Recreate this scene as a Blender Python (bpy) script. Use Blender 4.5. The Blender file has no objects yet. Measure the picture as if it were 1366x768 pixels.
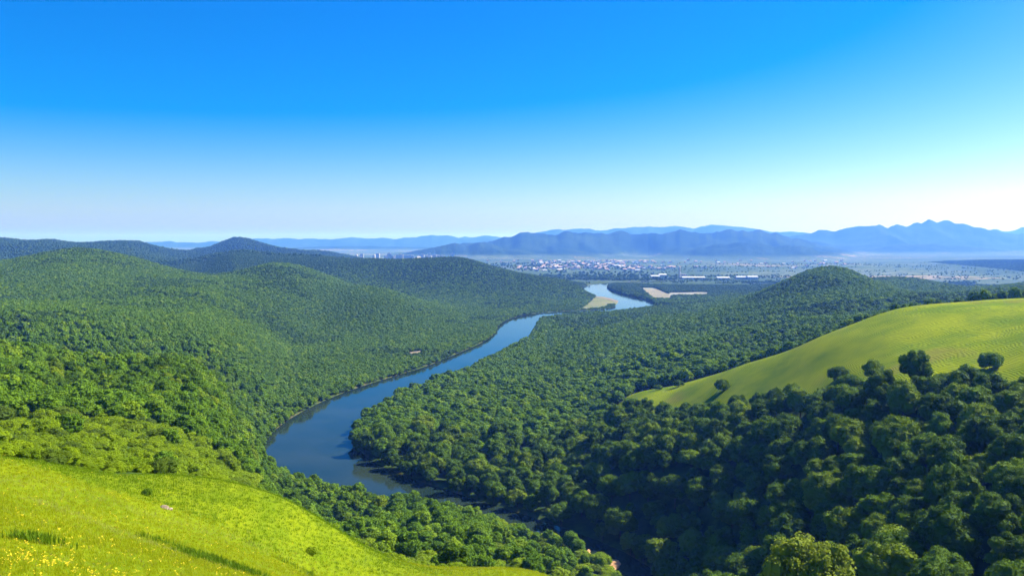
import bpy, math, random
import numpy as np
from mathutils import Vector, Matrix

rng = np.random.default_rng(7)
random.seed(7)
S = bpy.context.scene
COL = S.collection
R = math.radians
H = 120.0                      # camera height above the river
FPX = 1072.0                   # focal length in photo pixels (1366 wide)
PITCH = math.atan(62.0 / FPX)
CAM = np.array([0.0, 0.0, H])
SUN_AZ, SUN_EL = R(70), R(43)

# ------------------------------------------------------------------ helpers
def P(u, v, D, dz=0.0):
    """world point seen at photo pixel (u, v) at forward distance D"""
    x = (u - 683.0) / FPX
    y = (384.0 - v) / FPX
    c, s = math.cos(PITCH), math.sin(PITCH)
    dx, dy, dzz = x, c + y * s, -s + y * c
    k = D / dy
    return np.array([dx * k, D, H + dzz * k + dz])

def project(p):
    """photo pixel and depth of world points (N,3)"""
    c, s = math.cos(PITCH), math.sin(PITCH)
    q = p - CAM
    f = q[:, 1] * c - q[:, 2] * s
    up = q[:, 1] * s + q[:, 2] * c
    return 683 + FPX * q[:, 0] / f, 384 - FPX * up / f, f

def sstep(a, b, x):
    t = np.clip((x - a) / (b - a), 0, 1)
    return t * t * (3 - 2 * t)

def vnoise(x, y, seed=0):
    xi = np.floor(x).astype(np.int64); yi = np.floor(y).astype(np.int64)
    fx = x - xi; fy = y - yi
    fx = fx * fx * (3 - 2 * fx); fy = fy * fy * (3 - 2 * fy)
    def h(a, b):
        n = (a * 374761393 + b * 668265263 + seed * 974711) & 0xFFFFFFFF
        n = ((n ^ (n >> 13)) * 1274126177) & 0xFFFFFFFF
        n = n ^ (n >> 16)
        return (n & 0xFFFF) / 32767.5 - 1
    a = h(xi, yi); b = h(xi + 1, yi); c = h(xi, yi + 1); d = h(xi + 1, yi + 1)
    return (a * (1 - fx) + b * fx) * (1 - fy) + (c * (1 - fx) + d * fx) * fy

def fbm(x, y, seed=0, octv=4):
    s = 0; a = 0.5; f = 1.0
    for i in range(octv):
        s = s + a * vnoise(x * f + i * 17.3, y * f - i * 9.1, seed + i)
        a *= 0.5; f *= 2.03
    return s

def inside(poly, x, y):
    poly = np.asarray(poly)[:, :2]
    r = np.zeros(x.shape, bool)
    n = len(poly); j = n - 1
    for i in range(n):
        xi, yi = poly[i]; xj, yj = poly[j]
        cond = ((yi > y) != (yj > y)) & (x < (xj - xi) * (y - yi) / (yj - yi + 1e-12) + xi)
        r ^= cond
        j = i
    return r

def poly_dist(pts, x, y, closed=False, widths=None):
    """distance to a polyline (and the interpolated half width there)"""
    pts = np.asarray(pts)[:, :2]
    best = np.full(x.shape, 1e9); bw = np.zeros(x.shape)
    n = len(pts)
    for i in range(n if closed else n - 1):
        a = pts[i]; b = pts[(i + 1) % n]
        d = b - a
        t = np.clip(((x - a[0]) * d[0] + (y - a[1]) * d[1]) / (d @ d + 1e-9), 0, 1)
        q = np.hypot(x - a[0] - t * d[0], y - a[1] - t * d[1])
        w = 0 if widths is None else widths[i] * (1 - t) + widths[(i + 1) % n] * t
        if widths is None:
            best = np.minimum(best, q)
        else:
            m = (q - w) < (best - bw)
            best = np.where(m, q, best); bw = np.where(m, w, bw)
    return (best, bw) if widths is not None else best

def make_mesh(name, verts, quads, mats, tone=None, mat_idx=None, smooth=False, tris=None):
    me = bpy.data.meshes.new(name)
    verts = np.asarray(verts, np.float32)
    quads = np.asarray(quads, np.int32).reshape(-1, 4)
    nt = 0 if tris is None else len(tris)
    li = quads.ravel()
    ls = np.arange(len(quads)) * 4
    if nt:
        t = np.asarray(tris, np.int32).reshape(-1, 3)
        ls = np.concatenate([ls, len(li) + np.arange(nt) * 3]); li = np.concatenate([li, t.ravel()])
    me.vertices.add(len(verts)); me.vertices.foreach_set('co', verts.ravel())
    me.loops.add(len(li)); me.loops.foreach_set('vertex_index', li.astype(np.int32))
    me.polygons.add(len(ls)); me.polygons.foreach_set('loop_start', ls.astype(np.int32))
    for m in mats:
        me.materials.append(m)
    if mat_idx is not None:
        me.polygons.foreach_set('material_index', np.asarray(mat_idx, np.int32))
    me.polygons.foreach_set('use_smooth', np.full(len(ls), smooth))
    if tone is not None:
        at = me.attributes.new('tone', 'FLOAT', 'FACE')
        at.data.foreach_set('value', np.asarray(tone, np.float32))
    me.update(calc_edges=True)
    return me

def link(name, me, parent=None):
    o = bpy.data.objects.new(name, me); COL.objects.link(o)
    if parent is not None:
        o.parent = parent
    return o

def empty(name, loc=(0, 0, 0), rz=0.0, sc=1.0):
    o = bpy.data.objects.new(name, None); COL.objects.link(o)
    o.location = loc; o.rotation_euler = (0, 0, rz); o.scale = (sc, sc, sc)
    return o

def tag(o, label=None, cat=None, group=None, kind=None):
    if label: o['label'] = label
    if cat: o['category'] = cat
    if group: o['group'] = group
    if kind: o['kind'] = kind
    return o

def copy_tree(o, parent=None):
    c = o.copy(); COL.objects.link(c)
    if parent is not None: c.parent = parent
    for ch in list(o.children):
        copy_tree(ch, c)
    return c

# ---------------------------------------------------------------- materials
def new_mat(name):
    m = bpy.data.materials.new(name); m.use_nodes = True
    nt = m.node_tree; nt.nodes.clear()
    out = nt.nodes.new('ShaderNodeOutputMaterial')
    return m, nt, out

class N:
    """short node builder"""
    def __init__(s, nt): s.nt = nt
    def n(s, t, **kw):
        x = s.nt.nodes.new(t)
        for k, v in kw.items():
            if k.startswith('i_'):
                key = k[2:]
                x.inputs[int(key) if key.isdigit() else key].default_value = v
            else: setattr(x, k, v)
        return x
    def l(s, a, b): s.nt.links.new(a, b)
    def math(s, op, a, b=None, clamp=False):
        x = s.nt.nodes.new('ShaderNodeMath'); x.operation = op; x.use_clamp = clamp
        for i, q in enumerate((a, b)):
            if q is None: continue
            if isinstance(q, (int, float)): x.inputs[i].default_value = q
            else: s.l(q, x.inputs[i])
        return x.outputs[0]
    def mix(s, f, a, b):
        x = s.nt.nodes.new('ShaderNodeMix'); x.data_type = 'RGBA'
        for q, k in ((f, 0), (a, 6), (b, 7)):
            if isinstance(q, (int, float)): x.inputs[k].default_value = q
            elif isinstance(q, tuple): x.inputs[k].default_value = (*q, 1)
            else: s.l(q, x.inputs[k])
        return x.outputs[2]
    def ramp(s, f, a, b):
        x = s.nt.nodes.new('ShaderNodeMapRange')
        x.inputs[1].default_value = a; x.inputs[2].default_value = b
        s.l(f, x.inputs[0]); return x.outputs[0]
    def noise(s, vec, scale, detail=4, rough=0.55):
        x = s.nt.nodes.new('ShaderNodeTexNoise')
        x.inputs['Scale'].default_value = scale; x.inputs['Detail'].default_value = detail; x.inputs['Roughness'].default_value = rough
        if vec is not None: s.l(vec, x.inputs['Vector'])
        return x.outputs[0]

def leaf_mat(name, dark, light, alt=None, transl=0.3, rough=0.65):
    m, nt, out = new_mat(name); b = N(nt)
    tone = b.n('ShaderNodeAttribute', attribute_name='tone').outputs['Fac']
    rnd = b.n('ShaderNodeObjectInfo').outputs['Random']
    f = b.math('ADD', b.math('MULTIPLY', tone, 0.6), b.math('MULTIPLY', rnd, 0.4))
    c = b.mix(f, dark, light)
    if alt:
        k = b.ramp(b.math('FRACT', b.math('MULTIPLY', rnd, 7.31)), 0.72, 1.0)
        c = b.mix(k, c, alt)
    p = b.n('ShaderNodeBsdfPrincipled', i_Roughness=rough)
    p.inputs['Specular IOR Level'].default_value = 0.05
    b.l(c, p.inputs['Base Color'])
    t = b.n('ShaderNodeBsdfTranslucent')
    c2 = b.mix(0.5, c, light)
    b.l(c2, t.inputs['Color'])
    mx = b.n('ShaderNodeMixShader'); mx.inputs[0].default_value = transl
    b.l(p.outputs[0], mx.inputs[1]); b.l(t.outputs[0], mx.inputs[2])
    b.l(mx.outputs[0], out.inputs[0])
    return m

def plain_mat(name, c1, c2, scale=1.0, rough=0.9, bump=0.0, spec=0.2, detail=5):
    m, nt, out = new_mat(name); b = N(nt)
    geo = b.n('ShaderNodeNewGeometry').outputs['Position']
    f = b.noise(geo, scale, detail)
    c = b.mix(b.ramp(f, 0.32, 0.68), c1, c2)
    p = b.n('ShaderNodeBsdfPrincipled', i_Roughness=rough)
    p.inputs['Specular IOR Level'].default_value = spec
    b.l(c, p.inputs['Base Color'])
    if bump:
        bp = b.n('ShaderNodeBump'); bp.inputs['Strength'].default_value = 0.6; bp.inputs['Distance'].default_value = bump
        b.l(f, bp.inputs['Height']); b.l(bp.outputs[0], p.inputs['Normal'])
    b.l(p.outputs[0], out.inputs[0])
    return m

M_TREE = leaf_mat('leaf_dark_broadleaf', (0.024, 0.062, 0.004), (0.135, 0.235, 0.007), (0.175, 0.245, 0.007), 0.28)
M_FOREST = leaf_mat('leaf_forest', (0.045, 0.110, 0.006), (0.165, 0.285, 0.011), (0.200, 0.300, 0.011), 0.28)
M_FAR = leaf_mat('leaf_haze_tinted', (0.028, 0.072, 0.012), (0.085, 0.155, 0.018), (0.100, 0.165, 0.016), 0.25)  # distance haze painted into the leaf colour, darker and bluer; also patch variety
M_SHRUB = leaf_mat('leaf_light_shrub', (0.105, 0.185, 0.005), (0.260, 0.350, 0.008), (0.080, 0.130, 0.012), 0.3)
M_BRIGHT = leaf_mat('leaf_yellow_green', (0.110, 0.170, 0.015), (0.260, 0.320, 0.025), None, 0.35)
M_BARK = plain_mat('bark', (0.045, 0.033, 0.022), (0.11, 0.085, 0.06), 2.5, 0.9, 0.03)
M_GRASS = leaf_mat('grass_blade', (0.215, 0.285, 0.003), (0.375, 0.395, 0.006), (0.36, 0.35, 0.02), 0.42)
M_HILLGRASS = leaf_mat('hill_grass_blade', (0.170, 0.225, 0.008), (0.330, 0.355, 0.014), (0.22, 0.19, 0.03), 0.3)
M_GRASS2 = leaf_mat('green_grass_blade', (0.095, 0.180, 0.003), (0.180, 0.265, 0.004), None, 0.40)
M_DRY = leaf_mat('dry_grass_blade', (0.27, 0.27, 0.05), (0.42, 0.40, 0.10), None, 0.35)
M_TUFT = leaf_mat('deep_green_grass', (0.075, 0.150, 0.006), (0.16, 0.26, 0.008), None, 0.3)
M_FLOWER = plain_mat('yellow_petal', (0.75, 0.52, 0.01), (0.85, 0.65, 0.03), 30, 0.6)
M_ROCK = plain_mat('pale_rock', (0.20, 0.15, 0.10), (0.42, 0.33, 0.24), 3.7, 0.9, 0.08)
M_SAND = plain_mat('river_sand', (0.15, 0.13, 0.08), (0.23, 0.19, 0.12), 0.12, 0.95, 0.05)
M_ORANGE = plain_mat('orange_earth', (0.34, 0.17, 0.07), (0.48, 0.30, 0.15), 0.4, 0.95, 0.1)

# --------------------------------------------------------- terrain controls
CP = []
def cp(D_list, dz=0.0):
    for u, v, D in D_list:
        CP.append(P(u, v, D, dz))
# near meadow
cp([(0,768,20),(150,768,25),(300,768,33),(450,768,62),(600,768,92),(720,768,112),(0,700,31),(0,650,44),(0,612,58),
    (120,640,66),(120,700,39),(250,660,78),(250,720,47),(340,677,90),(380,690,96),(400,722,70),(480,733,100),(500,750,88),(620,757,104)])
# shrub slope and wooded spur left of the river (canopy heights lowered to the ground)
cp([(0,588,85),(150,600,95),(300,652,118),(0,560,125),(150,562,145),(300,622,155)], -3.5)
cp([(0,520,175),(0,480,255),(0,449,335),(150,520,215),(150,492,285),(150,467,355),(300,580,225),(300,540,300),(300,507,385),
    (340,622,330),(370,655,262),(340,570,440),(400,532,600),(420,692,165),(500,702,205),(560,667,300),(600,702,212),(650,692,262),
    (700,722,212),(740,742,192),(650,742,142),(720,757,150),(390,520,640)], -7)
for x, y, z in ((-330,450,38),(-300,480,34),(-220,470,26),(-190,500,14),(-520,460,50)):
    CP.append(np.array([x, y, z], float))
# big left hill
cp([(0,430,600),(0,400,800),(0,370,1050),(0,344,1350),(130,338,1450),(70,339,1420),(150,440,620),(150,400,850),(150,365,1150),
    (300,470,620),(300,420,850),(300,385,1080),(200,348,1380),(250,359,1330),(310,366,1280),(370,356,1400),(392,357,1500),(505,386,1300),
    (592,416,1200),(660,430,1150),(500,430,1050),(560,452,950),(600,472,860),(645,455,960),(400,450,950),(450,420,1100),(420,388,1250),
    (400,490,740),(480,492,760),(430,515,690)], -7)
for u, D, z in ((505,1550,8),(600,1450,4),(0,1750,55),(130,1850,25),(300,1650,25),(400,1800,25),(60,1750,30)):
    p = P(u, 322, D); p[2] = z; CP.append(p)
# dome and second ridge
cp([(320,337,2300),(265,351,2250),(360,342,2350),(395,343,2400),(450,347,2150),(520,350,1950),(590,346,1950),(630,350,1900),(680,362,1850),
    (740,377,1750),(785,400,1600),(700,395,1600),(600,385,1640),(740,412,1420),(680,416,1390)], -7)
# hills behind on the left
cp([(0,320,3300),(60,324,3400),(110,325,3500),(150,321,3500),(205,330,3400),(230,340,3300),(255,349,3000),(320,318,4000),(350,324,4000),(300,321,4000),(290,328,3900),(250,335,3900),(360,326,4000),(400,335,3800),
    (440,337,4000),(475,344,4000)], -7)
for u, D, z in ((-100,4300,60),(100,4300,20),(300,2900,45),(300,4500,10),(500,2600,6),(600,2500,2),(450,3300,15),(200,2400,50),(0,2300,55),
                (700,2300,1),(800,2300,1),(900,2300,1),(1000,2300,1),(600,3400,2),(700,3400,2),(850,3400,2),(1000,3400,3),(1150,3300,6),
                (500,4400,2),(700,4400,2),(900,4400,2),(1100,4400,2),(1200,4400,6)):
    p = P(u, 322, D); p[2] = z; CP.append(p)
# right bank: peninsula, wooded slope, grass hill, pointed hill
cp([(475,572,515),(560,560,520),(600,520,640),(700,500,700),(700,470,850),(560,625,415),(650,600,432),(700,560,482),(800,600,380),(800,542,500),
    (800,662,318),(750,682,337),(900,600,322),(900,550,408),(900,700,290),(900,768,255),(1000,768,205),(1000,700,245),(1000,600,298),(1000,535,350),
    (1100,600,248),(1100,700,200),(1100,768,172),(1100,530,292),(1200,600,210),(1200,700,172),(1200,768,140),(1200,530,252),
    (1366,600,172),(1366,700,146),(1366,768,130),(1366,530,222),(1500,768,118),(1500,600,160)], -8)
cp([(840,527,505),(920,518,450),(920,510,478),(1000,506,400),(1000,478,450),(1100,495,345),(1100,440,428),(1200,490,300),(1200,405,430),
    (1300,397,428),(1366,476,272),(1366,396,405),(1200,445,350),(1300,430,340),(1366,430,320),(1500,393,390),(1500,460,250)], 0)
cp([(1000,452,620),(1000,430,760),(1000,414,900),(933,413,1150),(960,408,1100),(985,402,1110),(1010,392,1120),(1043,376,1150),(1070,363,1180),(1103,354,1200),(1130,358,1200),(1153,368,1200),(1183,381,1180),
    (1215,369,1600),(1280,381,1600),(1150,412,760),(1250,408,640),(900,421,1000),(870,441,850),(870,472,650),(800,441,900),(740,441,1050),
    (800,482,700),(880,502,570),(1366,404,620), (1000,480,530),(1050,461,520),(1100,442,520),(1150,422,515),(1200,408,515),(1300,400,520),(1366,399,520),(1430,397,520)], -7)
for u, D, z in ((1100,560,55),(1250,520,70),(1366,900,60),(870,1500,3),(950,1700,3),(900,1640,2),(820,1350,2),(1105,1500,34),(1200,2000,12),
                (740,800,4),(930,560,26),(1050,1800,10),(1000,1400,22),(1450,1300,60), (1500,3900,40)):
    p = P(u, 322, D); p[2] = z; CP.append(p)
cp([(1366,345,4000),(1300,348,3900),(1240,354,3700),(1290,386,2050),(1366,378,2150),(1150,373,2800)], -7)
# out of frame: shoulders on the sides and behind
for az in (-50, -75, -110, -150, 180, 150, 110, 75, 50):
    for r_, z in ((25, 111), (80, 104), (300, 92), (1000, 85), (3000, 60)):
        if az in (50, 75) and r_ <= 300: z -= 14 if r_ < 100 else 14
        CP.append(np.array([r_ * math.sin(R(az)), r_ * math.cos(R(az)), z]))
for x, y, z in ((0, 6, 113), (-4, 10, 112.6), (-7, 12, 112.2), (-10, 16, 111.8), (-5, 5, 113), (-12, 8, 112), (-20, 20, 109.8), (-25, 10, 109.5), (-8, 20, 110.5), (5, 10, 111.5), (12, 25, 105), (25, 60, 84), (45, 90, 72), (30, 110, 60), (60, 130, 52), (40, 160, 42), (30, 222, 10), (40, 190, 26), (39, 105, 67), (90, 95, 56), (60, 90, 60), (35, 60, 72), (60, 50, 72), (90, 60, 62), (75, 110, 56), (45, 130, 50)):
    CP.append(np.array([x, y, z], float))
CP = np.array(CP)

def embed(x, y):
    r_ = np.maximum(np.hypot(x, y), 8.0)
    th = np.arctan2(x, y)
    return np.stack([2.6 * np.cos(th), 2.6 * np.sin(th), np.log(r_)], -1)

E = embed(CP[:, 0], CP[:, 1])
def kern(d): return np.sqrt(d * d + 0.02)
K = kern(np.linalg.norm(E[:, None] - E[None], axis=-1))
n_ = len(CP)
A = np.zeros((n_ + 4, n_ + 4)); A[:n_, :n_] = K - 0.001 * np.eye(n_)
A[:n_, n_] = 1; A[:n_, n_ + 1:] = E; A[n_, :n_] = 1; A[n_ + 1:, :n_] = E.T
W = np.linalg.solve(A, np.concatenate([CP[:, 2], np.zeros(4)]))

def rbf(x, y):
    sh = x.shape; x = x.ravel(); y = y.ravel(); o = np.empty(len(x))
    for i in range(0, len(x), 40000):
        e = embed(x[i:i + 40000], y[i:i + 40000])
        d2 = np.maximum((e ** 2).sum(1)[:, None] + (E ** 2).sum(1)[None] - 2 * e @ E.T, 0)
        o[i:i + 40000] = kern(np.sqrt(d2)) @ W[:n_] + W[n_] + e @ W[n_ + 1:]
    return o.reshape(sh)

# river: centreline (x, y) and half widths
RIV = [(26, 222, 5), (36, 240, 6), (45, 262, 8), (46, 285, 8), (34, 310, 6), (3, 338, 9), (-38, 367, 16), (-74, 392, 23), (-104, 425, 27),
       (-122, 470, 27), (-126, 525, 27), (-118, 590, 27), (-100, 655, 27), (-76, 715, 25), (-55, 775, 24), (-40, 835, 24), (-24, 895, 24), (-8, 960, 25),
       (4, 1040, 26), (6, 1120, 28), (14, 1200, 27), (34, 1280, 26), (66, 1335, 25), (110, 1362, 25), (152, 1380, 25), (190, 1408, 28), (222, 1455, 34), (239, 1545, 41), (234, 1645, 43), (218, 1760, 41), (208, 1890, 38), (208, 2040, 36), (228, 2180, 32), (275, 2290, 24), (345, 2360, 22), (430, 2400, 20), (520, 2430, 16)]
RIV = np.array(RIV, float)
def smooth_line(a, n=5):
    for _ in range(n if n < 3 else 2):
        q = [a[0]]
        for i in range(len(a) - 1):
            q += [a[i] * 0.75 + a[i + 1] * 0.25, a[i] * 0.25 + a[i + 1] * 0.75]
        q.append(a[-1]); a = np.array(q)
    return a
RIV = smooth_line(RIV)

def river_d(x, y):
    """signed distance to the bank (negative in the water)"""
    o = np.full(x.shape, 500.0)
    m = (y > 120) & (y < 2800) & (x > -260) & (x < 650)
    if m.any():
        d, w = poly_dist(RIV[::2], x[m], y[m], widths=RIV[::2, 2])
        o[m] = d - w
    return o

# far mountains: (depth, front width, back width, silhouette [(u, v)], spur strength)
RIDGES = [
 (7000, 1300, 1500, [(520,341),(570,337),(620,327),(650,325),(668,320),(690,314),(705,312),(730,315),(760,311),(790,313),(830,311),(868,311),(885,314),(908,309),(940,314),(975,309),(1000,308),(1030,313),(1060,321),(1100,330),(1150,342)], 0.34),
 (5900, 800, 800, [(880,347),(900,344),(930,334),(960,328),(990,326),(1020,327),(1060,330),(1100,337),(1140,347)], 0.25),
 (6200, 700, 800, [(500,344),(540,339),(570,331),(590,327),(606,325),(620,328),(640,323),(660,328),(690,336),(720,344)], 0.3),
 (9800, 2300, 2500, [(1020,330),(1050,316),(1080,310),(1110,305),(1140,302),(1165,301),(1200,301),(1220,298),(1238,294),(1268,294),(1290,299),(1320,307),(1345,311),(1400,313),(1500,318)], 0.3),
 (8000, 900, 900, [(1100,343),(1150,335),(1200,327),(1250,326),(1300,330),(1350,336),(1450,334)], 0.2),
 (13000, 2500, 2500, [(640,325),(690,320),(720,312),(745,308),(775,305),(800,307),(830,308),(855,304),(880,305),(905,304),(925,308),(948,303),(975,305),(1000,307),(1030,311),(1080,313),(1150,312),(1300,311),(1345,308),(1366,305),(1420,304)], 0.3),
 (15000, 2000, 2500, [(-100,326),(0,325),(180,325),(220,323),(260,324),(300,322),(340,319),(380,318),(430,319),(470,318),(530,319),(560,316),(575,314),(600,316),(640,315),(680,316),(730,320)], 0.2),
 (11000, 1200, 1500, [(300,338),(360,332),(420,330),(480,329),(540,330),(600,331),(660,334),(700,338)], 0.2),
]
def mountains(x, y):
    z = np.full(x.shape, -5.0)
    ypos = np.maximum(y, 1.0)
    th = x / ypos
    for k, (D, wf, wb, sil, spur) in enumerate(RIDGES):
        pts = [P(u, v - (3.0 if k in (0, 1, 5) else 1.0), D) for u, v in sil]
        tt = np.array([p[0] / p[1] for p in pts]); zz = np.array([p[2] for p in pts])
        zt = np.interp(th, tt, zz, left=-5, right=-5)
        zt = zt + np.minimum(np.maximum(zt, 0), 170) * 0.15 * fbm(th * 75, th * 0 + k, 40 + k, 4)
        s = (y - D) + 0.30 * wf * fbm(x / (wf * 0.9), y / (wf * 0.9), 60 + k, 3)
        q = np.where(s < 0, -s / wf, s / wb)
        prof = np.clip(1 - q, 0, 1)
        rid = 1 - np.abs(fbm(x / (wf * 0.42), y / (wf * 1.5), 80 + k, 4)) * 2.2
        mid = 4 * prof * (1 - prof)
        pr = prof ** 1.1 * (1 - 2.5 * spur * mid * (1 - rid))
        h = (zt + 5) * np.clip(pr, 0, 1) - 5
        h = np.where(y > 3500, h, -5)
        z = np.maximum(z, h)
    return z

def height(x, y):
    r_ = np.hypot(x, y)
    z = rbf(x, y)
    plain = 2.0 + 3.0 * fbm(x / 900, y / 900, 3, 3)
    z = z + (plain - z) * sstep(4700, 5400, r_)
    z = np.where(y < 0, z, z)
    z = z + 2.4 * np.exp(-((x + 27) / 15) ** 2 - ((y - 84) / 13) ** 2) - 1.6 * np.exp(-((x + 17) / 9) ** 2 - ((y - 66) / 11) ** 2)
    amp = np.clip((r_ - 40) / 300, 0.0, 1.0)
    hi = np.clip((z - 3) / 30, 0, 1)
    z = z + amp * hi * (np.where(r_ > 900, 3.0, 5.5) * fbm(x / 170 + 3, y / 170, 11, 3) + sstep(420, 700, r_) * sstep(0, -120, x) * 15.0 * (0.32 - np.abs(fbm((x * 0.8 + y * 0.35) / 230, (x * 0.35 - y * 0.8) / 620, 14, 2))) * 2 + sstep(470, 620, r_) * sstep(20, 120, x) * 8.0 * (0.30 - np.abs(fbm((x * 0.45 - y * 0.9) / 130, (x * 0.9 + y * 0.45) / 480, 15, 2))) * 2 * (1 - sstep(1000, 1300, r_))) + np.clip((r_ - 15) / 60, 0, 1) * hi * 0.7 * fbm(x / 22, y / 22, 12, 3) * np.clip(300 / r_, 0, 1)
    z = np.maximum(z, 1.2 + 0.8 * vnoise(x / 60, y / 60, 5))
    z = np.maximum(z, mountains(x, y))
    d = river_d(x, y)
    z = np.where(d < 40, np.minimum(z, -2.2 + 2.5 * sstep(-4, 0.6, d) + np.maximum(d, 0) * 0.28 + 60 * (np.maximum(d, 0) / 40) ** 3), z)
    return z

# meadow outlines on the ground
def XY(*a): return P(*a)[:2]
MEADOW = [XY(-250,575,60), XY(-100,595,58), XY(0,609,58), XY(120,640,68), XY(250,660,81), XY(340,677,93), XY(420,706,101), XY(490,735,104), XY(560,748,110),
          XY(650,752,117), XY(735,764,120), np.array([22, 84.]), np.array([14, 45.]), np.array([12, -30.]), np.array([-60, -40.]), np.array([-90, 0.])]
HILL = [XY(800,528,488), XY(850,528,450), XY(920,521,414), XY(1000,508,364), XY(1050,501,342), XY(1100,496,314), XY(1200,491,274), XY(1280,484,257), XY(1366,477,243), XY(1600,465,205),
        XY(1700,390,450), XY(1500,390,450), XY(1366,394,450), XY(1300,397,462), XY(1200,405,472), XY(1100,440,470), XY(1000,478,492), XY(920,510,510), XY(840,526,530)]

def mask_meadow(x, y):
    wx = x + 1.5 * fbm(x / 9, y / 9, 21, 3); wy = y + 1.5 * fbm(x / 9, y / 9, 22, 3)
    return inside(MEADOW, wx, wy)
def mask_hill(x, y):
    wx = x + 7 * fbm(x / 26, y / 26, 23, 3); wy = y + 7 * fbm(x / 26, y / 26, 24, 3)
    return inside(HILL, wx, wy)

# ------------------------------------------------------------ terrain sheet
ang = np.concatenate([np.linspace(-math.pi, -0.72, 60)[:-1], np.linspace(-0.72, 0.72, 800), np.linspace(0.72, math.pi, 60)[1:-1]])
rad = np.exp(np.linspace(math.log(6), math.log(34000), 840))
TA, RR = np.meshgrid(ang, rad)
GX, GY = RR * np.sin(TA), RR * np.cos(TA)
GZ = height(GX, GY)
nr, na = GX.shape
verts = np.stack([GX, GY, GZ], -1).reshape(-1, 3)
verts = np.concatenate([verts, [[0, 0, GZ[0].mean()]]])
i0 = (np.arange(nr - 1)[:, None] * na + np.arange(na)[None])
i1 = np.arange(nr - 1)[:, None] * na + (np.arange(na)[None] + 1) % na
quads = np.stack([i0, i1, i1 + na, i0 + na], -1).reshape(-1, 4)[:, ::-1]
fan = np.stack([np.full(na, nr * na), (np.arange(na) + 1) % na, np.arange(na)], -1)[:, ::-1]
mm = mask_meadow(GX, GY).ravel().astype(np.float32); mh = mask_hill(GX, GY).ravel().astype(np.float32)
dR = river_d(GX, GY).ravel()
wood = np.ones(nr * na, np.float32)

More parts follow.
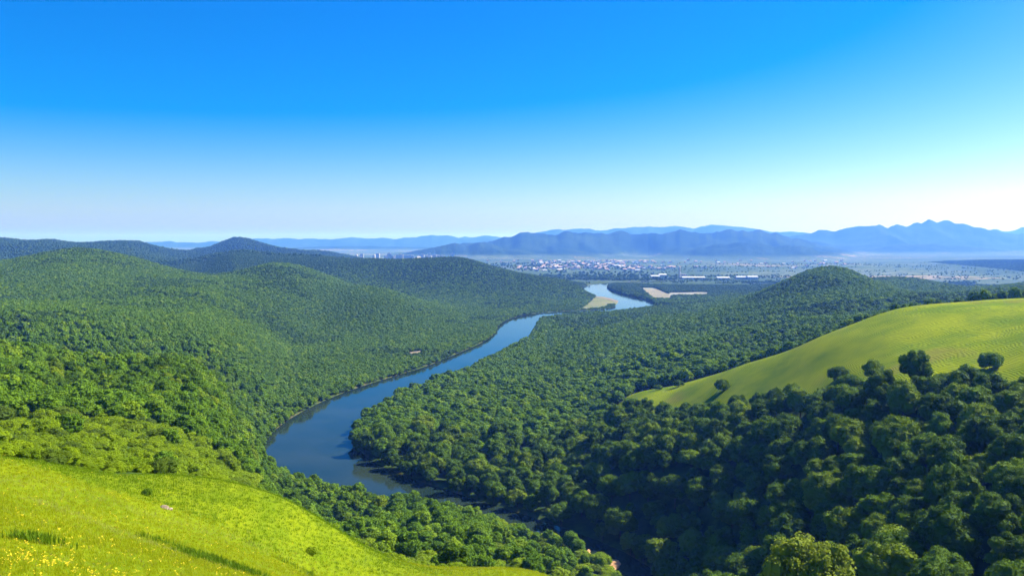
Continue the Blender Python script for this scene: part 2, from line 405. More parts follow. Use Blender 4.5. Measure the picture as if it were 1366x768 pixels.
def terrain_mat():
    m, nt, out = new_mat('terrain'); b = N(nt)
    geo = b.n('ShaderNodeNewGeometry'); pos = geo.outputs['Position']
    sep = b.n('ShaderNodeSeparateXYZ'); b.l(pos, sep.inputs[0])
    X, Y, Z = sep.outputs
    grass = b.n('ShaderNodeAttribute', attribute_name='meadow').outputs['Fac']
    hill = b.n('ShaderNodeAttribute', attribute_name='hillgrass').outputs['Fac']
    bank = b.n('ShaderNodeAttribute', attribute_name='bank').outputs['Fac']
    plain = b.n('ShaderNodeAttribute', attribute_name='plain').outputs['Fac']
    # woodland floor and far woods
    n1 = b.noise(pos, 0.12, 6, 0.65)
    c = b.mix(b.ramp(n1, 0.35, 0.65), (0.020, 0.042, 0.010), (0.060, 0.100, 0.018))
    # far plain: patchwork of fields
    vor = b.n('ShaderNodeTexVoronoi', feature='F1'); vor.inputs['Scale'].default_value = 1.0
    mp = b.n('ShaderNodeMapping'); mp.inputs['Scale'].default_value = (0.0022, 0.0055, 0.0); mp.inputs['Rotation'].default_value = (0, 0, 0.3)
    b.l(pos, mp.inputs['Vector']); b.l(mp.outputs[0], vor.inputs['Vector'])
    hs = b.n('ShaderNodeSeparateColor'); b.l(vor.outputs['Color'], hs.inputs[0])
    fld = b.mix(hs.outputs[0], (0.06, 0.10, 0.05), (0.14, 0.17, 0.10))
    fld = b.mix(b.ramp(hs.outputs[1], 0.80, 0.84), fld, (0.30, 0.24, 0.15))
    fld = b.mix(b.ramp(b.noise(pos, 0.02, 5, 0.7), 0.48, 0.55), fld, (0.05, 0.085, 0.03))
    fld = b.mix(b.ramp(b.noise(pos, 0.0011, 3), 0.42, 0.56), (0.050, 0.085, 0.04), fld)
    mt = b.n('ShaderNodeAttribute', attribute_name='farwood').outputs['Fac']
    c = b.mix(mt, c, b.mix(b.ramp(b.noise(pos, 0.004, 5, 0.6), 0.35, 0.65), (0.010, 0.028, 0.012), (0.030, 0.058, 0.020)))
    c = b.mix(plain, c, fld)
    # grass
    st = b.n('ShaderNodeMapping'); st.inputs['Scale'].default_value = (0.35, 0.09, 0.3); st.inputs['Rotation'].default_value = (0, 0, 0.5)
    b.l(pos, st.inputs['Vector'])
    g1 = b.ramp(b.noise(st.outputs[0], 1.0, 6, 0.6), 0.36, 0.64)
    g2 = b.ramp(b.noise(pos, 6.0, 4, 0.7), 0.35, 0.65)
    gc = b.mix(g1, (0.090, 0.160, 0.003), (0.165, 0.225, 0.004))
    gc = b.mix(b.math('MULTIPLY', g2, 0.35), gc, (0.25, 0.26, 0.012))
    c = b.mix(grass, c, gc)
    # terraced hill grass: rows along the contour
    n3 = b.noise(pos, 0.05, 3)
    ph = b.math('ADD', b.math('MULTIPLY', Z, 17.0), b.math('MULTIPLY', n3, 60.0))
    row = b.math('ADD', b.math('MULTIPLY', b.math('SINE', ph), 0.5), 0.5)
    h1 = b.ramp(b.noise(pos, 0.035, 6, 0.65), 0.38, 0.62)
    hc = b.mix(h1, (0.110, 0.175, 0.001), (0.230, 0.275, 0.002))
    hc = b.mix(b.math('MULTIPLY', row, 0.42), hc, (0.06, 0.095, 0.003))
    hc = b.mix(b.math('MULTIPLY', b.ramp(b.noise(pos, 0.02, 3), 0.56, 0.68), 0.6), hc, (0.18, 0.125, 0.04))
    c = b.mix(hill, c, hc)
    c = b.mix(b.math('MULTIPLY', bank, b.ramp(b.noise(pos, 0.05, 3), 0.45, 0.6)), c, (0.16, 0.12, 0.07))
    p = b.n('ShaderNodeBsdfPrincipled', i_Roughness=0.95)
    p.inputs['Specular IOR Level'].default_value = 0.02
    b.l(c, p.inputs['Base Color'])
    bp = b.n('ShaderNodeBump'); bp.inputs['Strength'].default_value = 0.6; bp.inputs['Distance'].default_value = 0.20
    b.l(b.math('ADD', b.math('MULTIPLY', row, hill), b.math('MULTIPLY', g2, b.math('MULTIPLY', grass, 0.25))), bp.inputs['Height'])
    far = b.n('ShaderNodeBump'); far.inputs['Strength'].default_value = 0.8; far.inputs['Distance'].default_value = 14.0
    b.l(b.math('MULTIPLY', b.noise(pos, 0.07, 5, 0.7), b.n('ShaderNodeAttribute', attribute_name='farwood').outputs['Fac']), far.inputs['Height'])
    b.l(bp.outputs[0], far.inputs['Normal']); b.l(far.outputs[0], p.inputs['Normal'])
    b.l(p.outputs[0], out.inputs[0])
    return m
M_TERRAIN = terrain_mat()

rr_v = np.hypot(verts[:, 0], verts[:, 1])
plain_v = sstep(2100, 2700, rr_v) * (1 - sstep(8, 30, verts[:, 2])) * (verts[:, 1] > 0)
attrs = {'meadow': np.append(mm, 1), 'hillgrass': np.append(mh, 0), 'bank': np.append(0.55 * (dR < 0.6) * (1 - mh), 0),
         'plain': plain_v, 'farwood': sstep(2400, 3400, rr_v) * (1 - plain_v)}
far_face = (np.repeat(np.arange(nr - 1), na) >= np.searchsorted(rad, 5000))
def terrain_obj(name, sel, with_fan):
    q = quads[sel]
    t = fan if with_fan else None
    used = np.unique(np.concatenate([q.ravel(), fan.ravel()]) if with_fan else q.ravel())
    mp = np.zeros(len(verts), np.int32); mp[used] = np.arange(len(used))
    me = make_mesh(name, verts[used], mp[q], [M_TERRAIN], smooth=True, tris=None if t is None else mp[t])
    for k, a in attrs.items():
        at = me.attributes.new(k, 'FLOAT', 'POINT'); at.data.foreach_set('value', a[used].astype(np.float32))
    return tag(link(name, me), kind='structure')
terrain_obj('ground', ~far_face, True)
terrain_obj('mountains', far_face, False)

# -------------------------------------------------------------------- river
def water_mat():
    m, nt, out = new_mat('river_water'); b = N(nt)
    pos = b.n('ShaderNodeNewGeometry').outputs['Position']
    p = b.n('ShaderNodeBsdfPrincipled', i_Roughness=0.07, i_IOR=1.22)
    f = b.ramp(b.noise(pos, 0.02, 4), 0.35, 0.65)
    b.l(b.mix(f, (0.010, 0.024, 0.018), (0.022, 0.036, 0.024)), p.inputs['Base Color'])
    st = b.n('ShaderNodeMapping'); st.inputs['Scale'].default_value = (0.7, 0.25, 1)
    b.l(pos, st.inputs['Vector'])
    bp = b.n('ShaderNodeBump'); bp.inputs['Strength'].default_value = 0.5; bp.inputs['Distance'].default_value = 0.08
    b.l(b.noise(st.outputs[0], 1.0, 4, 0.6), bp.inputs['Height']); b.l(bp.outputs[0], p.inputs['Normal'])
    b.l(p.outputs[0], out.inputs[0])
    return m
tl = np.gradient(RIV[:, :2], axis=0); tl /= np.linalg.norm(tl, axis=1)[:, None]
nl = np.stack([-tl[:, 1], tl[:, 0]], -1)
off = np.linspace(-1, 1, 7)
wv = np.concatenate([np.concatenate([RIV[:, :2] + nl * ((RIV[:, 2:3] + 5) * o), np.zeros((len(RIV), 1))], 1) for o in off])
nR = len(RIV)
wq = [[k * nR + i, (k + 1) * nR + i, (k + 1) * nR + i + 1, k * nR + i + 1] for k in range(6) for i in range(nR - 1)]
tag(link('river', make_mesh('river', wv, np.array(wq)[:, ::-1], [water_mat()], smooth=True)), kind='structure')

# ------------------------------------------------------------ foliage builds
def cube_sphere(n):
    vs, qs = [], []
    for ax in range(3):
        for sg in (-1, 1):
            base = len(vs)
            for i in range(n + 1):
                for j in range(n + 1):
                    v = [0, 0, 0]; v[ax] = sg; v[(ax + 1) % 3] = math.tan((2 * i / n - 1) * math.pi / 4); v[(ax + 2) % 3] = math.tan((2 * j / n - 1) * math.pi / 4)
                    l = math.sqrt(sum(q * q for q in v)); vs.append([q / l for q in v])
            for i in range(n):
                for j in range(n):
                    a = base + i * (n + 1) + j
                    q = [a, a + n + 1, a + n + 2, a + 1]
                    qs.append(q if sg > 0 else q[::-1])
    return np.array(vs), np.array(qs)
CS2, CS3 = cube_sphere(2), cube_sphere(3)

def unit(n, g):
    v = g.normal(size=(n, 3)); return v / np.linalg.norm(v, axis=1)[:, None]

def crown(seed, Rw, z0, z1, nclump, nleaf, leaf, core=CS2, clump=(0.26, 0.42), bot=-0.45, jitter=0.2):
    """leaf-clump crown between heights z0 and z1, half width Rw"""
    g = np.random.default_rng(seed)
    rz = (z1 - z0) / 2; zc = (z0 + z1) / 2
    V, Q, T = [], [], []; nv = 0
    d = unit(nclump * 3, g); d = d[d[:, 2] > bot][:nclump]
    # spread the clumps a little apart
    for _ in range(6):
        df = d[:, None] - d[None]; q = np.linalg.norm(df, axis=-1) + 1e-3
        d = d + 0.02 * (df / q[..., None] ** 3 * (q < 0.8)[..., None]).sum(1) / 4
        d /= np.linalg.norm(d, axis=1)[:, None]
    lob = 1 + jitter * np.sin(np.arctan2(d[:, 1], d[:, 0]) * g.integers(2, 5) + g.uniform(0, 6)) + g.uniform(-jitter, jitter, len(d)) * 0.7
    cr = g.uniform(*clump, len(d)) * Rw
    cen = d * lob[:, None] * np.array([Rw, Rw, rz]) * 0.72 + np.array([0, 0, zc])
    ct = g.uniform(0, 1, len(d))
    def add(v, q, t):
        nonlocal nv
        V.append(v); Q.append(q + nv); T.append(t); nv += len(v)
    # inner mass
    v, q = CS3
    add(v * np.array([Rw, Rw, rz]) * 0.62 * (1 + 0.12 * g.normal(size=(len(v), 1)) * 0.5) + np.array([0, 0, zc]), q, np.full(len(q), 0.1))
    for c, r_, t in zip(cen, cr, ct):
        v, q = core
        vv = v * r_ * 0.86 * (1 + 0.16 * np.random.default_rng(int(abs(c[0] * 1e4)) % 99991).normal(size=(len(v), 1)))
        vv[:, 2] *= 0.85
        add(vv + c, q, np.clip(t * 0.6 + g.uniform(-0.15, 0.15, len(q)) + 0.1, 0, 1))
        if nleaf:
            o = unit(nleaf, g); o[:, 2] = np.where(o[:, 2] < -0.4, -o[:, 2], o[:, 2])
            pc = c + o * r_ * g.uniform(0.85, 1.12, (nleaf, 1)) * np.array([1, 1, 0.88])
            nn = o * 0.8 + unit(nleaf, g) * 0.7 + np.array([0, 0, 0.25]); nn /= np.linalg.norm(nn, axis=1)[:, None]
            tt = np.cross(nn, unit(nleaf, g)); tt /= np.linalg.norm(tt, axis=1)[:, None] + 1e-6
            bb = np.cross(nn, tt)
            a = leaf * g.uniform(0.7, 1.3, (nleaf, 1)); w = a * 0.62
            vv = np.stack([pc - tt * a, pc - bb * w, pc + tt * a, pc + bb * w], 1).reshape(-1, 3)
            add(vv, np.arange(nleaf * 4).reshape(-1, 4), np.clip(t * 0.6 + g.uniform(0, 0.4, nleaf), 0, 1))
    return np.concatenate(V), np.concatenate(Q), np.concatenate(T)

def tube(pts, radii, n=7):
    pts = np.asarray(pts, float); V = []; Q = []
    for i, (p, r_) in enumerate(zip(pts, radii)):
        t = pts[min(i + 1, len(pts) - 1)] - pts[max(i - 1, 0)]; t /= np.linalg.norm(t)
        a = np.cross(t, [0.31, 0.95, 0.1]); a /= np.linalg.norm(a); b = np.cross(t, a)
        for k in range(n):
            V.append(p + r_ * (a * math.cos(2 * math.pi * k / n) + b * math.sin(2 * math.pi * k / n)))
    for i in range(len(pts) - 1):
        for k in range(n):
            Q.append([i * n + k, i * n + (k + 1) % n, (i + 1) * n + (k + 1) % n, (i + 1) * n + k])
    return np.array(V), np.array(Q)

def trunk_geo(seed, h, r0, spread, nl=5, n=7):
    g = np.random.default_rng(seed); V, Q = [], []; nv = 0
    lean = g.uniform(-0.05, 0.05, 2) * h
    main = [np.array([lean[0] * t, lean[1] * t, h * t - 0.6 * (t == 0)]) for t in (0, 0.12, 0.35, 0.6, 0.85, 1.0)]
    segs = [(main, [r0 * q for q in (1.5, 1.0, 0.82, 0.6, 0.35, 0.12)])]
    for i in range(nl):
        a = 2 * math.pi * (i + g.uniform(0, 0.6)) / nl; t = 0.35 + 0.4 * i / nl
        s = np.array([lean[0] * t, lean[1] * t, h * t]); L = spread * g.uniform(0.6, 0.9)
        e = s + np.array([math.cos(a) * L, math.sin(a) * L, L * g.uniform(0.4, 0.8)])
        m_ = (s + e) / 2 + np.array([0, 0, -0.06 * L])
        segs.append(([s, m_, e], [r0 * 0.42, r0 * 0.28, r0 * 0.08]))
    for p, r_ in segs:
        v, q = tube(p, r_, n); V.append(v); Q.append(q + nv); nv += len(v)
    return np.concatenate(V), np.concatenate(Q)

def whole_tree(name, seed, Rw, h, z0, nclump, nleaf, leaf, mat, core=CS2, trunk=True, **kw):
    v, q, t = crown(seed, Rw, z0, h, nclump, nleaf, leaf, core, **kw)
    mi = np.zeros(len(q), int)
    if trunk:
        v2, q2 = trunk_geo(seed, h * 0.75, 0.035 * h * 0.6 + 0.03, Rw * 0.7, 3, 5)
        q = np.concatenate([q, q2 + len(v)]); v = np.concatenate([v, v2]); t = np.concatenate([t, np.zeros(len(q2))]); mi = np.concatenate([mi, np.ones(len(q2), int)])
    return make_mesh(name, v, q, [mat, M_BARK], t, mi)

def scatter(name, pts, rz, sc, idx, protos, mat_list, tilt=None):
    """one object: copies of PROTOS (meshes) on points, by geometry nodes"""
    me = bpy.data.meshes.new(name)
    me.vertices.add(len(pts)); me.vertices.foreach_set('co', np.asarray(pts, np.float32).ravel())
    def at(n, t, d, key='value'):
        a = me.attributes.new(n, t, 'POINT'); a.data.foreach_set(key, d)
    rot = np.zeros((len(pts), 3), np.float32); rot[:, 2] = rz
    if tilt is not None: rot[:, :2] = tilt
    at('rot', 'FLOAT_VECTOR', rot.ravel(), 'vector')
    s3 = np.asarray(sc, np.float32)
    if s3.ndim == 1: s3 = np.repeat(s3[:, None], 3, 1)
    at('scl', 'FLOAT_VECTOR', s3.ravel(), 'vector')
    at('idx', 'INT', np.asarray(idx, np.int32))
    for m in mat_list: me.materials.append(m)
    o = link(name, me)
    ng = bpy.data.node_groups.new(name + '_nodes', 'GeometryNodeTree')
    ng.interface.new_socket('Geometry', in_out='INPUT', socket_type='NodeSocketGeometry')
    ng.interface.new_socket('Geometry', in_out='OUTPUT', socket_type='NodeSocketGeometry')
    gi = ng.nodes.new('NodeGroupInput'); go = ng.nodes.new('NodeGroupOutput'); jn = ng.nodes.new('GeometryNodeJoinGeometry')
    def attr(n, t):
        x = ng.nodes.new('GeometryNodeInputNamedAttribute'); x.data_type = t; x.inputs[0].default_value = n; return x.outputs[0]
    a_rot, a_scl, a_idx = attr('rot', 'FLOAT_VECTOR'), attr('scl', 'FLOAT_VECTOR'), attr('idx', 'INT')
    for k, pm in enumerate(protos):
        src = bpy.data.objects.new(pm.name + '_source', pm)
        oi = ng.nodes.new('GeometryNodeObjectInfo'); oi.inputs['Object'].default_value = src; oi.inputs['As Instance'].default_value = False
        cmp_ = ng.nodes.new('FunctionNodeCompare'); cmp_.data_type = 'INT'; cmp_.operation = 'EQUAL'
        ints = [s for s in cmp_.inputs if s.type == 'INT']
        ng.links.new(a_idx, ints[0]); ints[1].default_value = k
        ip = ng.nodes.new('GeometryNodeInstanceOnPoints')
        ng.links.new(gi.outputs[0], ip.inputs['Points']); ng.links.new(cmp_.outputs[0], ip.inputs['Selection'])
        ng.links.new(oi.outputs['Geometry'], ip.inputs['Instance']); ng.links.new(a_rot, ip.inputs['Rotation']); ng.links.new(a_scl, ip.inputs['Scale'])
        ng.links.new(ip.outputs[0], jn.inputs[0])
    ng.links.new(jn.outputs[0], go.inputs[0])
    md = o.modifiers.new('copies', 'NODES'); md.node_group = ng
    return o

# ------------------------------------------------------ scatter the woodland
SAND_ISLE = [XY(772,416,1405), XY(800,417,1440), XY(822,412,1520), XY(826,405,1600), XY(815,399,1700), XY(797,397,1760), XY(790,402,1640), XY(782,410,1500)]
FIELD = [XY(852,389,2030), XY(872,388,2060), XY(894,394,1800), XY(896,399,1620), XY(872,398,1640)]
FIELD2 = [XY(893,392,1870), XY(920,391,1860), XY(946,391,1880), XY(944,393.5,1740), XY(893,394.5,1730)]
SANDBAR = [XY(543,478,850), XY(552,474.5,862), XY(568,474,874), XY(574,475,868), XY(566,479,848), XY(558,482,830), XY(546,482,832)]
STREAMBAR = [XY(768,738,300), XY(795,735,306), XY(826,748,296), XY(836,762,285), XY(800,752,287), XY(775,748,290)]
CLEAR = [SAND_ISLE, FIELD, FIELD2, SANDBAR, STREAMBAR]

def jitter_grid(x0, x1, y0, y1, s, seed):
    g = np.random.default_rng(seed)
    nx, ny = int((x1 - x0) / s), int((y1 - y0) / s)
    a, b = np.meshgrid(np.arange(nx), np.arange(ny))
    x = x0 + (a + 0.5 * (b % 2) + g.uniform(-0.36, 0.36, a.shape)) * s
    y = y0 + (b + g.uniform(-0.36, 0.36, a.shape)) * s
    return x.ravel(), y.ravel()

def field_of_view(x, y, margin=0.10, extra=18):
    return (np.abs(x) < y * (0.637 + margin) + extra) & (y > 8)

def woods(x, y):
    m = field_of_view(x, y)
    x, y = x[m], y[m]
    dr = river_d(x, y)
    k = (dr > -0.6) & ~mask_meadow(x, y) & ~mask_hill(x, y)
    for c in CLEAR: k &= ~inside(c, x, y)
    return x[k], y[k], dr[k]

def right_side(x, y):
    """true on the right bank of the river"""
    c = RIV[::2]
    return np.where(y < 190, x > 20 + (y - 60) * 0.25, x > np.interp(y, c[:, 1], c[:, 0]))

# (y0, y1, spacing, band, side): trees left and right of the river, then shrubs
rows = [(40, 620, 3.9, 1, 0, 0), (620, 1250, 3.5, 2, 0, 0), (1250, 2300, 4.5, 3, 0, 0),
        (40, 480, 4.1, 1, 1, 0), (480, 700, 5.8, 2, 1, 0), (700, 1250, 4.6, 2, 1, 0), (1250, 2300, 5.0, 3, 1, 0), (2300, 4250, 12.5, 4, 2, 0),
        (30, 420, 2.1, 1, 0, 1), (30, 420, 5.5, 1, 1, 1)]
acc = []
for k_, (y0, y1, s_, bd, side, shr) in enumerate(rows):
    w_ = y1 * 0.75 + 20
    x, y = jitter_grid(-w_, w_, y0, y1, s_, k_ + 1)
    x, y, d = woods(x, y)
    rs = right_side(x, y)
    m = np.ones(len(x), bool) if side == 2 else (rs == bool(side))
    x, y, d, rs = x[m], y[m], d[m], rs[m]
    acc.append((x, y, d, np.full(len(x), bd), rs, np.full(len(x), bool(shr))))
PX, PY, PD, PB, RS, is_shrub = (np.concatenate(q) for q in zip(*acc))
g = np.random.default_rng(5)
rdist = np.hypot(PX, PY)
nz = fbm(PX / 40, PY / 40, 31, 3)
scrub_zone = sstep(-0.15, 0.15, 1.0 - (rdist - 140 + 80 * nz) / 90 - 0.45)
scrub_zone = np.maximum(scrub_zone, np.where((PX > -80) & (PY < 330), 0.55 + 0.7 * nz, 0))
scrub_zone = np.where(rdist < np.where(PX < -35, 205, 150) + 50 * nz, 1.0, scrub_zone)
scrub_zone = np.clip(np.where(RS, 0.0, scrub_zone), 0, 1)
u_ = g.uniform(size=len(PX))
keep = np.where(is_shrub, np.where(RS, u_ < 0.12, u_ < np.clip(scrub_zone + 0.05, 0, 1)), u_ > scrub_zone * 0.993)
size = np.where(PB >= 2, np.clip(g.lognormal(0, 0.18, len(PX)), 0.65, 1.25), np.clip(g.lognormal(0, 0.23, len(PX)), 0.6, 1.45)) * (1 + 0.18 * fbm(PX / 60, PY / 60, 33, 3))
size = np.where(is_shrub, size * g.lognormal(-0.84, 0.34, len(PX)) * (0.80 + 0.3 * sstep(80, 220, rdist)), size)
size = np.where(~RS & ~is_shrub & (PB < 4), size * np.where(PB == 1, 0.50, np.where(PB == 2, 0.43, 0.50)), size)
size = np.where(PB == 4, size * 0.72, size)
size = np.where((PY > 1230) & (PY < 1470) & (PX > 40) & (PX < 280), size * 0.6, size)
size = np.where(RS & (PY > 440) & (PY < 720) & (PX > 170), size * 0.62, size)
size = np.where(RS & ~is_shrub, size * np.where(PY < 520, 0.79, np.where(PY < 700, 0.78, 0.58)), size)
# the plain beyond is only partly wooded
PZ = height(PX, PY)
dens = np.where((rdist > 2200) & (PZ < 10), sstep(-0.1, 0.15, fbm(PX / 260, PY / 130, 35, 4)) * np.where(rdist > 2900, 0.10, np.where(rdist > 2500, 0.4, 0.7)), 1.0)
keep &= g.uniform(size=len(PX)) < dens
keep &= ~((PX ** 2 + PY ** 2 < 24 ** 2))
keep &= ~((PY < 118) & (PX > -4) & (PX < 95))
PX, PY, PZ, PD, PB, RS, is_shrub, size, rdist = (a[keep] for a in (PX, PY, PZ, PD, PB, RS, is_shrub, size, rdist))
near = np.where((PB == 1) & RS & ~is_shrub)[0]
ok = np.ones(len(PX), bool); cell = {}
for i in near[np.argsort(-size[near])]:
    r_ = 4.7 * size[i]; c = (int(PX[i] // 10), int(PY[i] // 10)); bad = False
    for a in range(-1, 2):
        for b_ in range(-1, 2):
            for j in cell.get((c[0] + a, c[1] + b_), ()):
                if (PX[i] - PX[j]) ** 2 + (PY[i] - PY[j]) ** 2 < (0.80 * (r_ + 4.7 * size[j])) ** 2: bad = True
    if bad: ok[i] = False
    else: cell.setdefault(c, []).append(i)
PX, PY, PZ, PD, PB, RS, is_shrub, size, rdist = (a[ok] for a in (PX, PY, PZ, PD, PB, RS, is_shrub, size, rdist))
size = np.where(is_shrub & (rdist < 140), np.minimum(size, 0.55), size)
rz = g.uniform(0, 2 * math.pi, len(PX))
pts = np.stack([PX, PY, PZ - 0.15], -1)

# visibility against the terrain, for choosing the individuals
def visible(p):
    vis = np.ones(len(p), bool)
    for t in np.linspace(0.06, 0.97, 60):
        q = CAM + (p - CAM) * t
        m = vis.copy()
        if m.any(): vis[m] &= height(q[m, 0], q[m, 1]) + 0.3 < q[m, 2]
    return vis
top = pts + np.stack([0 * size, 0 * size, np.where(is_shrub, 3.0, 9.0) * size], -1)
U, V_, F = project(top)
cand = (U > -12) & (U < 1378) & (V_ < 782) & (PB == 1)
scr = np.where(is_shrub, 2.3, 4.6) * size / F

def pick(mask, n):
    idx = np.where(mask)[0]; idx = idx[np.argsort(-scr[idx])][:int(n * 2.0)]
    return idx[visible(top[idx])][:n]
T_IDX = pick(cand & ~is_shrub & RS, 300)
S_IDX = pick(cand & is_shrub & ~RS, 220)
chosen = np.zeros(len(PX), bool); chosen[T_IDX] = True; chosen[S_IDX] = True

# prototypes
hi_tree = []
for k in range(6):
    Rw = (4.6, 5.0, 4.2, 4.8, 4.4, 5.2)[k]; hh = (10.5, 10.0, 11.5, 9.6, 10.8, 11.2)[k]
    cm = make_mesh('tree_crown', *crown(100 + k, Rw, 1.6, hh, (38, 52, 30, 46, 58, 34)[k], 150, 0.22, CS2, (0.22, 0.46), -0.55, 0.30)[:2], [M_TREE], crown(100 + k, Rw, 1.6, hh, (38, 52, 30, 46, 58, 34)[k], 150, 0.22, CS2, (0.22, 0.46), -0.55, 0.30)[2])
    tv, tq = trunk_geo(100 + k, hh * 0.8, 0.24, Rw * 0.7, 6, 8)
    tm = make_mesh('tree_trunk', tv, tq, [M_BARK], smooth=True)
    hi_tree.append((cm, tm))
hi_shrub = []
for k in range(4):
    a = crown(200 + k, 2.5, 0.05, (3.2, 2.8, 3.6, 3.0)[k], 26, 170, 0.115, CS2, (0.28, 0.46), -0.3)
    cm = make_mesh('shrub_foliage', a[0], a[1], [M_SHRUB], a[2])
    tv, tq = trunk_geo(200 + k, 1.9, 0.07, 1.4, 5, 5)
    hi_shrub.append((cm, make_mesh('shrub_stems', tv, tq, [M_BARK], smooth=True)))
mid_tree = [whole_tree('woodland_tree', 300 + k, 4.6, 10.3, 1.2, 34, 46, 0.36, M_FOREST, CS2, clump=(0.26, 0.42), bot=-0.5) for k in range(5)]
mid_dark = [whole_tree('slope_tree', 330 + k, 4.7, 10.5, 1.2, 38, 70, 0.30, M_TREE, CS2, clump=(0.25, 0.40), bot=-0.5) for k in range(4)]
low_tree = [whole_tree('distant_tree', 400 + k, 4.4, 9.5, 0.6, 16, 14, 0.55, M_FOREST, CS2, False, clump=(0.34, 0.52), bot=-0.25) for k in range(4)]
far_tree = [whole_tree('haze_tinted_tree', 430 + k, 4.4, 9.5, 0.6, 14, 10, 0.6, M_FAR, CS2, False, clump=(0.36, 0.54), bot=-0.25) for k in range(3)]
mid_shrub = [whole_tree('scrub_bush', 500 + k, 2.5, 3.1, 0.05, 22, 150, 0.11, M_SHRUB, CS2, False, clump=(0.28, 0.46), bot=-0.3) for k in range(3)]

def make_tree(k):
    cm, tm = hi_tree[k]
    t = empty('tree')
    link('trunk', tm, t); link('crown', cm, t)
    return t
def make_shrub(k):
    cm, tm = hi_shrub[k]
    t = empty('shrub')
    link('stems', tm, t); link('foliage', cm, t)
    return t

TREE0 = [make_tree(k) for k in range(6)]
SHRUB0 = [make_shrub(k) for k in range(4)]
used_t, used_s = set(), set()
def tree_label(i):
    if PD[i] < 16 and PX[i] > -150: return 'dark broadleaf tree leaning over the shaded right bank of the river', 'trees along the shaded right bank'
    hd = float(poly_dist(HILL, PX[i:i+1], PY[i:i+1], True)[0])
    if hd < 16: return 'dark round tree standing at the lower edge of the terraced grass hill', 'trees at the foot of the grass hill'
    if hd < 60: return 'broadleaf tree in the dark wood just below the terraced grass hill', 'trees just below the grass hill'
    if rdist[i] < 185: return 'large broadleaf tree with sunlit top in the near wood at the bottom right', 'near trees at the bottom right'
    if PZ[i] < 22: return 'broadleaf tree low on the wooded slope above the river bank', 'trees low on the right slope'
    return 'broadleaf tree halfway up the dense dark slope right of the river', 'trees halfway up the right slope'
for n, i in enumerate(T_IDX):
    k = n % 6
    o = TREE0[k] if k not in used_t else copy_tree(TREE0[k]); used_t.add(k)
    o.location = pts[i]; o.rotation_euler = (0, 0, rz[i]); s = size[i]
    o.scale = (s * float(g.uniform(0.88, 1.14)), s, s * float(g.uniform(0.82, 1.22)))
    lb, gr = tree_label(i); tag(o, lb, 'tree', gr)
for n, i in enumerate(S_IDX):
    k = n % 4
    o = SHRUB0[k] if k not in used_s else copy_tree(SHRUB0[k]); used_s.add(k)
    o.location = pts[i]; o.rotation_euler = (0, 0, rz[i]); s = size[i]
    o.scale = (s, s, s * float(g.uniform(0.6, 1.0)))
    if PX[i] > -40: tag(o, 'light green shrub on the slope between the bright meadow and the narrow stream', 'shrub', 'shrubs above the narrow stream')
    elif rdist[i] < 125: tag(o, 'light green shrub close behind the edge of the bright flowering meadow', 'shrub', 'shrubs along the meadow edge')
    else: tag(o, 'pale green shrub further down the left slope towards the wide river bend', 'shrub', 'shrubs down the left slope')

rest = ~chosen
sh = rest & is_shrub
tr = rest & ~is_shrub
idx = np.zeros(len(PX), int)
r4 = g.integers(0, 4, len(PX)); r5 = g.integers(0, 5, len(PX))
lod_low = rdist > 620
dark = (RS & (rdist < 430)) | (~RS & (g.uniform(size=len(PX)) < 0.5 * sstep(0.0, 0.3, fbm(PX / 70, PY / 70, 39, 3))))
far_p = np.maximum(sstep(1350, 2100, rdist + 250 * fbm(PX / 300, PY / 300, 37, 2)), 0.7 * sstep(0.05, 0.3, fbm(PX / 120, PY / 120, 38, 3)))  # share of haze-tinted trees grows with distance, plus random patches
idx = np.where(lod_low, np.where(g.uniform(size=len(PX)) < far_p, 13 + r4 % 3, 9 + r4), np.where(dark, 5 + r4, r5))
sc3 = np.stack([size, size, size * g.uniform(0.82, 1.15, len(PX))], -1)
sc3 = sc3 * np.where(PB == 4, 1.35, 1.0)[:, None]
sc3[:, 2] *= np.where(is_shrub, 0.78, np.where(PB >= 2, 0.85, 1.0))
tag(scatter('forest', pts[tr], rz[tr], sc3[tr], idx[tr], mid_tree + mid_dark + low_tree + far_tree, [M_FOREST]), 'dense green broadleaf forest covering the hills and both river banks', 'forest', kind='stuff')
tag(scatter('scrub', pts[sh], rz[sh], sc3[sh], r4[sh] % 3, mid_shrub, [M_SHRUB]), 'dense low light green scrub on the slope left of the river', 'scrub', kind='stuff')
print('TREES', len(PX), 'forest', tr.sum(), 'scrub', sh.sum(), 'indiv', len(T_IDX), len(S_IDX))


# --------------------------------------------------- single things and marks
def hit(u, v, lift=0.0):
    """where the line of sight through a photo pixel meets the ground"""
    D = np.exp(np.linspace(math.log(12), math.log(9000), 1500))
    q = np.array([P(u, v, d) for d in D])
    h = height(q[:, 0], q[:, 1])
    k = int(np.argmax(q[:, 2] <= h))
    return np.array([q[k, 0], q[k, 1], h[k] + lift])

